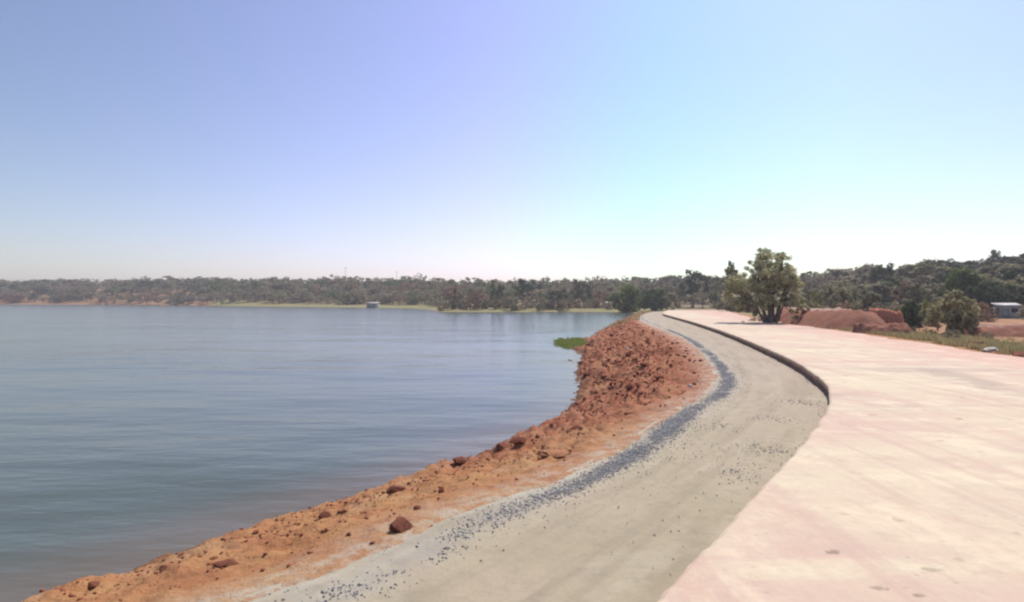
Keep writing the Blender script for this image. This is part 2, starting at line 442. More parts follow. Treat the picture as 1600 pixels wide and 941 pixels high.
def build_bank():
    ts = t_samples(1000); nv = 120
    vs = np.linspace(-.07, 1.38, nv + 1)
    V = []; A = {'far': [], 'edge': [], 'wet': []}
    for t in ts:
        for v in vs:
            x, y, z, far = bank_point(t, v)
            V.append((x, y, z))
            A['far'].append(float(smooth(5.6, 8.8, t + 1.6 * (v - .4)))); A['edge'].append(float(1 - smooth(-.02, .22, v)))
            A['wet'].append(float(1 - smooth(-1.93, -1.66, z)))
    n = len(ts); w_ = nv + 1
    i, j = np.meshgrid(np.arange(n - 1), np.arange(nv), indexing='ij')
    a = (i * w_ + j).ravel()
    Fc = np.stack([a, a + w_, a + w_ + 1, a + 1], 1)
    o = mesh_obj('bank', V, Fc, M['bank'], smooth=True)
    for nm, vals in A.items():
        at = o.data.attributes.new(nm, 'FLOAT', 'POINT'); at.data.foreach_set('value', np.array(vals, dtype=np.float32))
    tag(o, 'bare red earth bank dropping from the path to the lake', kind='structure')
    bvh = BVHTree.FromPolygons([Vector(v) for v in V], [tuple(map(int, f)) for f in Fc])
    return o, bvh
bank, bank_bvh = build_bank()

# ------------------------------------------------------------------ lake outline and ground
shore = [tuple(catmull(S_, t)) for t in np.linspace(0, TMAX, 160)]
far_shore = [(33, 150), (37, 172), (34, 183), (22, 187), (0, 184), (-25, 184), (-29, 205), (-36, 232), (-48, 256), (-90, 285), (-147, 318), (-210, 370), (-300, 415), (-390, 425), (-560, 430), (-800, 380), (-950, 100), (-600, -180), (-200, -110)]
lake = np.array(shore + far_shore)
slab_poly = np.array([tuple(catmull(E_, t)) for t in np.linspace(0, TMAX, 120)] + [tuple(catmull(R_, t)) for t in np.linspace(0, len(R_) - 1, 80)[::-1]])
left_poly = np.array([tuple(catmull(E_, t)) for t in np.linspace(0, TMAX, 120)] + [(30, 150)] + far_shore)   # everything left of the road edge

def inside(poly, X, Y):
    x0, y0 = poly[:, 0], poly[:, 1]; x1, y1 = np.roll(x0, -1), np.roll(y0, -1)
    res = np.zeros(X.shape, bool)
    for a, b, c, d in zip(x0, y0, x1, y1):
        if b == d: continue
        cond = ((b > Y) != (d > Y)) & (X < (c - a) * (Y - b) / (d - b) + a)
        res ^= cond
    return res

def dist(poly, X, Y, closed=True):
    best = np.full(X.shape, 1e9)
    n = len(poly)
    for k in range(n if closed else n - 1):
        a = poly[k]; b = poly[(k + 1) % n]; d = b - a; L = d @ d + 1e-12
        t = np.clip(((X - a[0]) * d[0] + (Y - a[1]) * d[1]) / L, 0, 1)
        best = np.minimum(best, np.hypot(X - a[0] - t * d[0], Y - a[1] - t * d[1]))
    return best

PX = [-400, 0, 400, 650, 700, 900, 1000, 1150, 1250, 1400, 1500, 1600, 2200]
TH = [math.atan((p - CX) / F_PX) for p in PX]
R0 = [480, 440, 335, 275, 225, 205, 195, 175, 140, 100, 92, 88, 80]
RD = [620, 540, 460, 400, 360, 320, 310, 290, 250, 205, 190, 182, 170]
YT = [436, 434, 431, 431, 432, 431, 427, 425, 418, 406, 398, 392, 380]
TREE_H = 9.5
HR = [CAM_Z + (HY - y) / F_PX * d - TREE_H for y, d in zip(YT, RD)]
E_line = np.array([tuple(catmull(E_, t)) for t in np.linspace(0, TMAX, 120)])
R_line = np.array([tuple(catmull(R_, t)) for t in np.linspace(0, len(R_) - 1, 80)])

def ground_h(X, Y):
    X = np.asarray(X, float); Y = np.asarray(Y, float)
    th = np.arctan2(X, np.maximum(Y, 1e-3)); th = np.where(Y <= 0, np.sign(X) * 1.57, th)
    dep = np.where(Y > 0, Y, 0) + np.where(np.abs(th) > 1.0, np.abs(X) * .6, 0)
    in_lake = inside(lake, X, Y); dl = dist(lake, X, Y)
    in_slab = inside(slab_poly, X, Y); ds = dist(slab_poly, X, Y); dsl = np.where(in_slab, 0, ds)
    in_left = inside(left_poly, X, Y) & (Y < 130)
    plate = -1.1 + .85 * np.exp(-(dsl / 26) ** 2)
    right = (X > 15) & (Y < 110)
    plate = np.where(right, -.12 - .55 * smooth(1, 14, dsl), plate)
    land = np.minimum(plate, -2.05 + .10 * dl)
    land = land + np.interp(th, TH, HR) * smooth(0, 1, (dep - np.interp(th, TH, R0)) / (np.interp(th, TH, RD) - np.interp(th, TH, R0)))
    h = np.where(in_lake, -2.05 - np.minimum(3, dl * .12), land)
    dE = dist(E_line, X, Y, False)
    near_left = in_left & (dist(slab_poly, X, Y) < 22) & ~in_lake
    h = np.where(near_left, -.5 - np.clip((dE - .8) * 1.0, 0, 2.4), h)
    h = np.where(in_lake & (Y < 125), np.minimum(h, -2.9), h)
    h = np.where(in_slab, -.12 - .44 * smooth(0, 3, dist(R_line, X, Y, False)), h)
    return h

def gh(x, y): return float(ground_h(np.array([x]), np.array([y]))[0])

def build_ground():
    rr = np.concatenate([[0.01], np.geomspace(1.5, 2600, 250)])
    # finer bearings where the picture looks
    a1 = np.linspace(-50, 50, 420); a2 = np.linspace(50, 310, 120)[1:-1]
    ang = np.radians(np.concatenate([a1, a2])); na = len(ang)
    A, RR = np.meshgrid(ang, rr, indexing='ij')
    X = np.sin(A) * RR; Y = np.cos(A) * RR
    H = ground_h(X, Y)
    amp = smooth(20, 200, RR) * .5
    in_lake = inside(lake, X, Y); dl = dist(lake, X, Y)
    N = np.array([[fr(x, y, 0, .03, 3) for x, y in zip(xr, yr)] for xr, yr in zip(X, Y)])
    H = np.where(in_lake, H, H + N * amp * smooth(2, 25, dl))
    nr = len(rr)
    V = np.stack([X.ravel(), Y.ravel(), H.ravel()], 1)
    i, j = np.meshgrid(np.arange(na), np.arange(nr - 1), indexing='ij'); i2 = (i + 1) % na
    Fc = np.stack([(i * nr + j).ravel(), (i * nr + j + 1).ravel(), (i2 * nr + j + 1).ravel(), (i2 * nr + j).ravel()], 1)
    o = mesh_obj('ground', V, Fc, M['ground'], smooth=True)
    px = CX + F_PX * X / np.maximum(Y, .1)
    green = (1 - smooth(10, 40, dl)) * ((px > 330) | (Y < 0)) * .95 + .12
    ds = dist(slab_poly, X, Y)
    green = np.maximum(green, ((X > 18) & (ds < 12)) * (.6 * smooth(1.5, 3, ds) * (1 - smooth(7, 11, ds))))
    red = ((px > -200) & (px < 330) & (dl < 60)) * .45 + ((X > 20) & (Y < 80) & (Y > 20) & (ds > 8)) * .6 + ((X > 15) & (ds < 1.5)) * .8
    for nm, vals in (('green', green), ('red', np.clip(red, 0, 1))):
        at = o.data.attributes.new(nm, 'FLOAT', 'POINT'); at.data.foreach_set('value', vals.ravel().astype(np.float32))
    if o.data.polygons[2000].normal.z < 0: o.data.flip_normals()
    tag(o, 'dry ground around the lake rising to wooded hills', kind='structure')
    return o
ground = build_ground()
_gm = ground.data
_gb = BVHTree.FromPolygons([v.co.copy() for v in _gm.vertices], [tuple(p.vertices) for p in _gm.polygons])
def gh(x, y):
    h = _gb.ray_cast(Vector((x, y, 500)), Vector((0, 0, -1)))[0]
    return h.z if h is not None else 0.0

def build_water():
    rr = np.concatenate([np.geomspace(2, 1300, 90)])
    ang = np.radians(np.linspace(-135, 25, 220))
    A, RR = np.meshgrid(ang, rr, indexing='ij'); X = np.sin(A) * RR; Y = np.cos(A) * RR
    V = np.stack([X.ravel(), Y.ravel(), np.full(X.size, Z_WATER)], 1)
    na, nr = X.shape
    i, j = np.meshgrid(np.arange(na - 1), np.arange(nr - 1), indexing='ij')
    Fc = np.stack([(i * nr + j).ravel(), (i * nr + j + 1).ravel(), ((i + 1) * nr + j + 1).ravel(), ((i + 1) * nr + j).ravel()], 1)
    il = inside(lake, X, Y) | (dist(lake, X, Y) < 6)
    k = il.ravel(); keep = k[Fc].any(axis=1); Fc = Fc[keep]
    o = mesh_obj('water', V, Fc, M['water'])
    sl = np.array(shore); d = dist(sl, X, Y, False)
    at = o.data.attributes.new('shallow', 'FLOAT', 'POINT'); at.data.foreach_set('value', ((1 - smooth(.2, 3.0, d)) * .5).ravel().astype(np.float32))
    if o.data.polygons[10].normal.z < 0: o.data.flip_normals()
    tag(o, 'calm grey blue lake with long soft ripples', kind='structure')
build_water()

# ------------------------------------------------------------------ leaves, trunks, trees
def leaf_cloud(n_clump, per, size, rad, seed, flat=1.0, fill=.65, clump_r=.24, low=-.2, squash=None):
    """unit crown (radius about 1 across, 0..1 up); returns quads V,F.  squash(p)->bool keeps a clump"""
    g = np.random.default_rng(seed)
    cs = []
    while len(cs) < n_clump:
        p = g.normal(size=3); p /= np.linalg.norm(p)
        p *= g.uniform(fill, 1.0) ** .8 if g.random() < .8 else g.uniform(.1, .8)
        if p[2] < low: continue
        p[:2] *= 1 + .22 * math.sin(3 * math.atan2(p[1], p[0]) + seed) 
        p[2] *= 1 + .15 * math.sin(2 * math.atan2(p[1], p[0]) + seed * 2)
        if squash is not None and not squash(p): continue
        cs.append(p)
    cs = np.array(cs)
    idx = np.repeat(np.arange(n_clump), per); n = len(idx)
    crad = clump_r * g.uniform(.6, 1.35, n_clump)
    d = g.normal(size=(n, 3)); d /= np.linalg.norm(d, axis=1)[:, None]
    off = d * (g.uniform(.35, 1.0, n) * crad[idx])[:, None]; off[:, 2] *= .92
    ctr = cs[idx] + off
    nrm = d + g.normal(scale=.55, size=(n, 3)); nrm[:, 2] += .35; nrm /= np.linalg.norm(nrm, axis=1)[:, None]
    a = np.cross(nrm, g.normal(size=(n, 3))); a /= np.linalg.norm(a, axis=1)[:, None]; b = np.cross(nrm, a)
    s = size * g.uniform(.6, 1.4, n); s2 = s * g.uniform(.45, .8, n)
    q = np.stack([ctr - a * s[:, None], ctr - b * s2[:, None], ctr + a * s[:, None], ctr + b * s2[:, None]], 1)
    V = q.reshape(-1, 3); V = V * np.array([rad, rad, flat])
    Fc = np.arange(n * 4).reshape(-1, 4)
    return V, Fc, cs * np.array([rad, rad, flat])

def tube(pts, rads, sides=7):
    pts = [np.array(p, float) for p in pts]
    V = []; Fc = []
    for k, p in enumerate(pts):
        d = pts[min(k + 1, len(pts) - 1)] - pts[max(k - 1, 0)]; d /= np.linalg.norm(d) + 1e-9
        a = np.cross(d, [0.3, .9, .1]); a /= np.linalg.norm(a) + 1e-9; b = np.cross(d, a)
        for s in range(sides):
            an = 2 * math.pi * s / sides
            V.append(p + (a * math.cos(an) + b * math.sin(an)) * rads[k])
    for k in range(len(pts) - 1):
        for s in range(sides):
            Fc.append((k * sides + s, k * sides + (s + 1) % sides, (k + 1) * sides + (s + 1) % sides, (k + 1) * sides + s))
    return np.array(V), np.array(Fc)

def limbs(base_h, targets, r0, seed, stems=1, sides=7, spread=.12):
    """trunk(s) from the ground that fork towards the crown's clumps"""
    g = np.random.default_rng(seed)
    Vs, Fs, off = [], [], 0
    def add(pts, rads):
        nonlocal off
        V, Fc = tube(pts, rads, sides); Vs.append(V); Fs.append(Fc + off); off += len(V)
    tops = []
    for s in range(stems):
        an = 2 * math.pi * s / stems + g.uniform(-.4, .4)
        e = np.array([math.cos(an) * spread * (stems > 1), math.sin(an) * spread * (stems > 1), base_h]) * (1, 1, 1)
        e[:2] += g.normal(scale=.03, size=2)
        b = np.array([e[0] * .25, e[1] * .25, -.03])
        mid = (b + e) / 2 + g.normal(scale=.02, size=3)
        k = r0 * (1 if stems == 1 else .65)
        add([b, b + (mid - b) * .25, mid, e], [k * 1.5, k * 1.1, k * .85, k * .65]); tops.append(e)
    for tg in targets:
        st = min(tops, key=lambda q: np.linalg.norm((q - tg)[:2]))
        m1 = st + (tg - st) * .45 + np.array([0, 0, .05]) + g.normal(scale=.03, size=3)
        add([st - np.array([0, 0, .02]), m1, tg], [r0 * .45, r0 * .26, r0 * .08])
    return np.concatenate(Vs), np.concatenate(Fs)

# prototypes: unit tree, height 1, crown radius about .42
def proto(kind, seed, dense=1.0):
    spec = {'round': (30, .14, .36, .41, .25), 'tall': (24, .14, .27, .45, .26), 'spread': (34, .16, .50, .34, .23), 'shrub': (22, .10, .55, .52, .32), 'dense': (70, .08, .50, .52, .26), 'open': (24, .25, .40, .38, .20)}[kind]
    ncl, bh, rad, half, cr = spec
    per = int(26 * dense)
    V, Fc, cs = leaf_cloud(ncl, per, .105 if kind != 'open' else .075, rad, seed, half, .6, cr, -.85 if kind in ('shrub', 'dense') else -.65)
    zc = 1 - half * 1.16
    V = V + np.array([0, 0, zc]); V[:, 2] = np.maximum(V[:, 2], .01)
    cs = cs + np.array([0, 0, zc])
    tg = cs[:7] if kind != 'open' else cs
    stems = 3 if kind == 'shrub' else 1
    TV, TF = limbs(max(.08, zc - half * .8), tg, .022 if kind != 'open' else .018, seed, stems, 5)
    return V, Fc, TV, TF
PROTO = {k: [proto(k, 10 * i + j + 3) for j in range(4)] for i, k in enumerate(('round', 'tall', 'spread', 'shrub', 'open', 'dense'))}
_cache = {}
def tree(name, x, y, h, wscale, kind, leaf, label, group=None, cat='tree', z=None, var=None, sink=.05):
    var = random.randrange(4) if var is None else var
    key = (kind, var, leaf)
    root = empty(name, (x, y, (gh(x, y) if z is None else z) - sink), random.uniform(0, 6.28), (h * wscale, h * wscale, h))
    if key not in _cache:
        V, Fc, TV, TF = PROTO[kind][var]
        a = mesh_obj('crown' if cat == 'tree' else 'foliage', V, Fc, M[leaf]).data
        b = mesh_obj('trunk' if cat == 'tree' else 'stem', TV, TF, M['bark'], smooth=True).data
        for o in list(C.objects):
            if o.data in (a, b): bpy.data.objects.remove(o)
        _cache[key] = (a, b)
    for me, nm in zip(_cache[key], ('crown', 'trunk') if cat == 'tree' else ('foliage', 'stem')):
        c = bpy.data.objects.new(nm, me); C.objects.link(c); c.parent = root
    tag(root, label, cat, group)
    return root

def at_px(px, depth): return ((px - CX) / F_PX * depth, depth)
def ptree(name, px, depth, ytop, wpx, kind, leaf, label, group=None, cat='tree', var=None):
    """a tree at a bearing and a distance, as tall and wide as it measures there"""
    x, y = at_px(px, depth); z = gh(x, y)
    h = CAM_Z + (HY - ytop) / F_PX * depth - z
    rad = {'round': .42, 'tall': .33, 'spread': .58, 'shrub': .66, 'open': .47, 'dense': .60}[kind]
    ws = (wpx / F_PX * depth / 2) / (rad * h)
    return tree(name, x, y, h, ws, kind, leaf, label, group, cat, z, var)

# ---- the big tree beside the road
def big_tree():
    D = 56.0; x, y = at_px(1205, D); z = gh(x, y)
    h = CAM_Z + (HY - 384) / F_PX * D - z
    root = empty('tree', (x, y, z - .05), 0)
    g = np.random.default_rng(5)
    u = D / F_PX                                                   # metres a photo pixel spans at that distance
    # lobes of the crown: centre (across, up), radius, depth offset
    lobes = [(-4, 92, 30, 0), (18, 88, 22, 1.0), (-28, 90, 16, -.6), (24, 66, 20, -.8), (-34, 66, 24, .6), (-55, 64, 18, -.4), (-50, 44, 24, .5), (-24, 48, 22, -1.2),
             (4, 60, 24, 1.4), (34, 46, 14, .6), (44, 36, 12, -.5), (-62, 82, 9, .4), (-2, 104, 18, .8), (14, 104, 14, -.6),
             (-14, 34, 16, -.9), (16, 42, 18, -1.2), (-40, 32, 14, -.3), (30, 80, 16, .4), (-16, 74, 22, -1.0), (10, 76, 22, -1.2), (52, 24, 9, .3), (-66, 54, 10, .2),
             (-46, 22, 10, .5), (-30, 18, 9, -.6), (40, 18, 9, .6), (8, 28, 11, 1.1), (-60, 34, 9, -.3)]
    AV, AF, off = [], [], 0; targets = []
    for k, (a, up, r, dy) in enumerate(lobes):
        c = np.array([a * u, dy, (up + 2) * u]); rr = r * u
        ncl = max(7, int(24 * (r / 24) ** 2))
        V, Fc, cs = leaf_cloud(ncl, 70, .105 / rr, rr, 40 + k, rr * .9, .5, .30, -.95)
        AV.append(V + c); AF.append(Fc + off); off += len(V); targets += [c + q for q in cs[:4]]; targets.append(c)
    mesh_obj('crown', np.concatenate(AV), np.concatenate(AF), M['dusty'], root)
    Vs, Fs, off = [], [], 0
    def add(p, r):
        nonlocal off
        V, Fc = tube(p, r, 9); Vs.append(V); Fs.append(Fc + off); off += len(V)
    stems = [(-.95, .2, 2.6, .16), (-.35, -.3, 3.2, .19), (.3, .3, 3.3, .20), (.95, -.1, 2.7, .17), (1.5, .4, 2.4, .10), (-1.7, -.2, 2.2, .11)]
    ends = []
    for sx, sy, sz, r in stems:
        b = np.array([sx * .28, sy * .3, -.1]); e = np.array([sx, sy, sz])
        m = b + (e - b) * .5 + np.array([sx * .08, 0, .15])
        add([b, b + (m - b) * .35, m, e], [r * 1.7, r * 1.25, r, r * .75]); ends.append((e, r))
    for tg in targets:
        e, r = min(ends, key=lambda q: np.linalg.norm(q[0] - tg))
        m = e + (tg - e) * .5 + g.normal(scale=.15, size=3)
        add([e - (e * [1, 1, 0]) * .1 - [0, 0, .3], m, tg], [r * .55, r * .32, r * .10])
    mesh_obj('trunk', np.concatenate(Vs), np.concatenate(Fs), M['bark'], root, smooth=True)
    tag(root, 'large olive green tree with several stems standing beside the road, tallest in view', 'tree')
big_tree()

# ---- single trees and bushes one can point to
ONE = [
 ('bush', 981, 181, 441, 58, 'dense', 'deep', 'dense dark green bush at the water where the path ends', 'bush'),
 ('bush', 1026, 172, 448, 50, 'dense', 'green', 'mid green bush just right of the dense waterside bush', 'bush'),
 ('bush', 1050, 150, 456, 34, 'shrub', 'grey', 'small grey green bush above the far end of the road', 'bush'),
 ('tree', 872, 198, 447, 32, 'round', 'dark', 'small dark tree on the far shore left of the waterside bush', 'tree'),
 ('tree', 846, 205, 452, 28, 'open', 'yellow', 'thin yellowish tree beside the small dark shore tree', 'tree'),
 ('tree', 1083, 200, 419, 62, 'round', 'dark', 'round dark tree rising on the skyline left of the big tree', 'tree'),
 ('tree', 1120, 190, 428, 40, 'round', 'grey', 'grey green tree between the round dark tree and the big tree', 'tree'),
 ('tree', 1142, 110, 404, 30, 'round', 'grey', 'grey green treetop poking up just left of the big tree', 'tree'),
 ('tree', 825, 230, 433, 54, 'spread', 'dark', 'wide dark tree behind the middle of the far shore', 'tree'),
 ('tree', 776, 212, 434, 30, 'tall', 'dark', 'tall dark tree right of the russet thicket', 'tree'),
 ('tree', 712, 200, 446, 44, 'open', 'red', 'russet tree at the tip of the grassy point', 'tree'),
 ('tree', 742, 200, 448, 34, 'open', 'red', 'second russet tree, right of the one at the point', 'tree'),
 ('tree', 905, 215, 434, 44, 'round', 'grey', 'greyish purple tree above the dry shore scrub', 'tree'),
 ('tree', 936, 215, 438, 36, 'open', 'dry', 'bare looking tree left above the waterside bush', 'tree'),
 ('bush', 1268, 78, 450, 40, 'shrub', 'yellow', 'yellow green bush right behind the big tree', 'bush'),
 ('bush', 1302, 84, 455, 34, 'shrub', 'dry', 'dry brown bush behind the left end of the red mound', 'bush'),
 ('bush', 1335, 88, 447, 46, 'shrub', 'grey', 'greyish olive bush above the red mound', 'bush'),
 ('bush', 1424, 60, 466, 36, 'dense', 'dark', 'blue green bush beside the orange earth pile', 'bush'),
 ('tree', 1453, 62, 466, 36, 'shrub', 'yellow', 'small yellow green tree between blue green bush and olive tree', 'tree'),
 ('tree', 1492, 47, 447, 70, 'dense', 'olive', 'olive tree with dark trunk standing in the dirt field', 'tree'),
 ('tree', 1415, 105, 436, 44, 'open', 'red', 'russet brown tree above the blue green bush', 'tree'),
 ('tree', 1455, 108, 428, 40, 'round', 'dark', 'dark round tree above the small yellow green tree', 'tree'),
 ('tree', 1508, 96, 414, 74, 'dense', 'green', 'broad green tree on the slope above the olive tree', 'tree'),
 ('tree', 1542, 90, 434, 60, 'dense', 'dark', 'dark spreading tree left above the pale hut', 'tree'),
 ('tree', 1553, 160, 388, 44, 'round', 'grey', 'rounded treetop standing highest on the right skyline', 'tree'),
 ('tree', 1575, 118, 408, 52, 'open', 'dry', 'pale dry tree on the slope above the hut', 'tree'),
 ('tree', 1385, 150, 408, 60, 'dense', 'dark', 'broad dark tree on the slope straight above the right end of the red mound', 'tree'),
 ('tree', 1440, 140, 402, 66, 'dense', 'olive', 'broad olive tree on the skyline above the blue green bush', 'tree'),
 ('tree', 1482, 120, 416, 60, 'dense', 'dark', 'dark rounded tree just left of the broad green tree', 'tree'),
 ('tree', 1590, 108, 412, 66, 'dense', 'dark', 'dark broad tree at the right border above the hut', 'tree'),
 ('bush', 1300, 90, 440, 54, 'dense', 'olive', 'tall olive bush right of the big tree above the red mound', 'bush'),
 ('bush', 1362, 84, 452, 44, 'dense', 'grey', 'grey green bush over the right half of the red mound', 'bush'),
 ('bush', 22, 440, 458, 60, 'shrub', 'red', 'brown bush on the shore at the far left', 'bush'),
]
for nm, px, D, yt, wpx, kind, leaf, label, cat in ONE:
    ptree(nm, px, D, yt, wpx, kind, leaf, label, None, cat)

# ---- trees of the right-hand slope, the middle ridge
ZONES = [
 (1255, 1395, 'slope behind the red mound'),
 (1395, 1500, 'slope behind the small field trees'),
 (1500, 1640, 'slope above the pale hut'),
 (985, 1130, 'ridge above the end of the road'),
]
KIN = [('grey', 'grey green'), ('dry', 'pale dry'), ('dark', 'dark green'), ('olive', 'olive')]
rr_ = random.Random(3)
for a, b, where in ZONES:
    n = int((b - a) / 140 * 26)
    for k in range(n):
        px = a + (b - a) * (k + rr_.random()) / n
        th = math.atan((px - CX) / F_PX); r0 = np.interp(th, TH, R0); r1 = np.interp(th, TH, RD)
        q = [0.08, .35, .62, .95][k % 4] + rr_.uniform(-.1, .1)
        D = r0 + (r1 - r0) * q + 3
        x, y = at_px(px, D); z = gh(x, y)
        h = rr_.uniform(6.6, 10.4) * (.8 if q < .3 else 1)
        leaf, word = KIN[rr_.choices(range(4), (.34, .26, .24, .16))[0]]
        kind = rr_.choice(['round', 'round', 'dense', 'spread', 'open'])
        tree('tree', x, y, h, rr_.uniform(1.1, 1.6), kind, leaf, f'{word} tree in the wood on the {where}', f'{word} trees on the {where}', z=z)

# ---- dry scrub along the middle shore
for k in range(34):
    px = 690 + 262 * (k + rr_.random()) / 34; D = rr_.uniform(188, 205)
    x, y = at_px(px, D)
    if gh(x, y) < -1.95: continue
    leaf, word = rr_.choice([('reed', 'straw brown'), ('red', 'russet'), ('dry', 'grey brown'), ('grey', 'grey green')])
    tree('bush', x, y, rr_.uniform(2.2, 4.6), rr_.uniform(.9, 1.4), 'shrub', leaf, f'low {word} bush in the scrub along the middle far shore', f'{word} bushes along the far shore', 'bush')

# ---- bushes at the foot of the wood
FOOT = [(1125, 1185, 100, 165, 16, 'left of the big tree'), (1240, 1400, 66, 110, 26, 'behind the red mound'), (1400, 1620, 64, 92, 34, 'round the pale hut and field')]
for a, b, d0, d1, n, where in FOOT:
    for k in range(n):
        px = a + (b - a) * (k + rr_.random()) / n; D = rr_.uniform(d0, d1)
        if 1545 < px < 1602 and D < 88: continue
        x, y = at_px(px, D)
        leaf, word = rr_.choice([('dry', 'pale brown'), ('red', 'russet'), ('grey', 'grey green'), ('olive', 'olive')])
        tree('bush', x, y, rr_.uniform(1.4, 3.2) * (D / 90) ** .5, rr_.uniform(.9, 1.5), 'shrub', leaf, f'low {word} bush at the foot of the wood {where}', f'{word} bushes {where}', 'bush')

for k in range(18):
    px = 1138 + 130 * (k + rr_.random()) / 18; D = rr_.uniform(57, 63)
    x, y = at_px(px, D)
    if x < 25.4 + (y - 53) * .15: x += 1.5
    leaf, word = rr_.choice([('dry', 'pale brown'), ('red', 'russet')])
    tree('scrub', x, y, rr_.uniform(.5, 1.2), rr_.uniform(1.0, 1.5), 'shrub', leaf, f'dry {word} scrub at the foot of the big tree', f'{word} scrub round the big tree', 'scrub')

# ---- the far wood as one mass
def forest():
    g = np.random.default_rng(77); r = random.Random(9)
    leafs = ['grey', 'dry', 'dark', 'olive', 'red', 'green']
    wts = (.30, .22, .14, .16, .08, .10)
    Vs, Fs, Ms, off = [], [], [], 0
    def put(x, y, h, ws, kind, mi):
        nonlocal off
        V, Fc, TV, TF = PROTO[kind][r.randrange(4)]
        sel = g.random(len(Fc)) < .62
        Fc = Fc[sel]; 
        idx = Fc.ravel(); V = V[idx]; Fc = np.arange(len(V)).reshape(-1, 4)
        # clumps look smaller from far: keep the leaf size, thin the number
        an = r.uniform(0, 6.28); c, s = math.cos(an), math.sin(an)
        z = gh(x, y) - .1
        for VV, FF, m in ((V, Fc, mi), (TV, TF, len(leafs))):
            W = np.stack([(VV[:, 0] * c - VV[:, 1] * s) * h * ws + x, (VV[:, 0] * s + VV[:, 1] * c) * h * ws + y, VV[:, 2] * h + z], 1)
            Vs.append(W); Fs.append(FF + off); Ms.append(np.full(len(FF), m)); off += len(W)
    for a, b, n in ((-120, 330, 420), (330, 660, 400), (660, 1000, 340), (1000, 1260, 190), (1260, 1720, 200)):
        for k in range(n):
            px = r.uniform(a, b); th = math.atan((px - CX) / F_PX)
            r0 = np.interp(th, TH, R0); r1 = np.interp(th, TH, RD)
            q = r.random() ** .9
            back = px > 1000
            D = r0 + (r1 - r0) * (q * 1.15 if not back else .75 + .6 * q)
            if not back: D += 8
            x, y = at_px(px, D)
            h = (r.uniform(6, 9.5) if q > .35 else r.uniform(4, 8)) * (1.15 if px < 660 else 1.0)
            if r.random() < .06: h *= 1.25
            # red-brown low scrub prevails at the water's edge
            wt = list(wts)
            if q < .3: wt[4] += .12; wt[1] += .15
            put(x, y, h * (.6 if r.random() < .25 else 1), r.uniform(1.2, 1.8), r.choice(['round', 'spread', 'round', 'open', 'shrub']), r.choices(range(6), wt)[0])
    o = mesh_obj('woodland', np.concatenate(Vs), np.concatenate(Fs), [M[k] for k in leafs] + [M['bark']], midx=np.concatenate(Ms))
    tag(o, 'distant grey green wood on the low hills round the lake', kind='stuff')
forest()

# ------------------------------------------------------------------ earth mounds at the right of the road
def berm(name, label, line, half, top, h, seed, crest_dust=.9, mat='mound'):
    """bank of earth along a line, flat-topped"""
    V = []; tp = []; n = 90; m = 26
    pts = np.array([catmull(line, t) for t in np.linspace(0, len(line) - 1, n)])
    for i, p in enumerate(pts):
        d = pts[min(i + 1, n - 1)] - pts[max(i - 1, 0)]; d /= np.linalg.norm(d); nn = np.array([d[1], -d[0]])
        u = i / (n - 1); taper = float(smooth(0, .12, u) * (1 - smooth(.82, 1, u)))
        for j in range(m + 1):
            s = -1 + 2 * j / m
            q = p + nn * s * half * (.6 + .4 * taper)
            prof = 1 - float(smooth(top, 1, abs(s)))
            z = gh(p[0], p[1]) - .35 + (h + .35) * prof * taper
            z += (.26 * fr(q[0], q[1], seed + z, .6) + .10 * fr(q[0], q[1], seed, 1.7) + .20 * abs(fr(q[0], q[1], z * 1.5 + seed, 1.6))) * taper
            V.append((q[0], q[1], z)); tp.append(crest_dust * prof ** 6 * (1 - float(smooth(.6, .75, u))) if abs(s) < top else 0)
    w_ = m + 1; i, j = np.meshgrid(np.arange(n - 1), np.arange(m), indexing='ij'); a = (i * w_ + j).ravel()
    o = mesh_obj(name, V, np.stack([a, a + w_, a + w_ + 1, a + 1], 1), M[mat], smooth=True)
    at = o.data.attributes.new('top', 'FLOAT', 'POINT'); at.data.foreach_set('value', np.array(tp, dtype=np.float32))
    if o.data.polygons[m * 40 + m // 2].normal.z < 0: o.data.flip_normals()
    tag(o, label, kind='structure')
berm('earth_mound', 'flat topped red earth mound beside the road', [(33.6, 67), (32.2, 61), (31.4, 56), (30.4, 50.5), (30.0, 47), (31.4, 45.0)], 4.3, .30, 1.45, 2, .6)
berm('earth_pile', 'orange earth pile sloping off the end of the red mound', [(30.2, 47.6), (31.0, 46.9), (31.8, 46.4), (32.6, 46)], 1.5, .12, 1.75, 6, 0, 'orange_earth')
berm('low_earth_heap', 'low reddish heap at the edge of the road', [(25.2, 41.5), (26.2, 40.8), (27.4, 40), (28.4, 39)], 1.3, .1, .6, 12, 0)
berm('dirt_bank', 'low brown bank across the dirt field', [(37, 48), (44, 47), (52, 47), (60, 50)], 3.0, .25, .75, 17, .3)

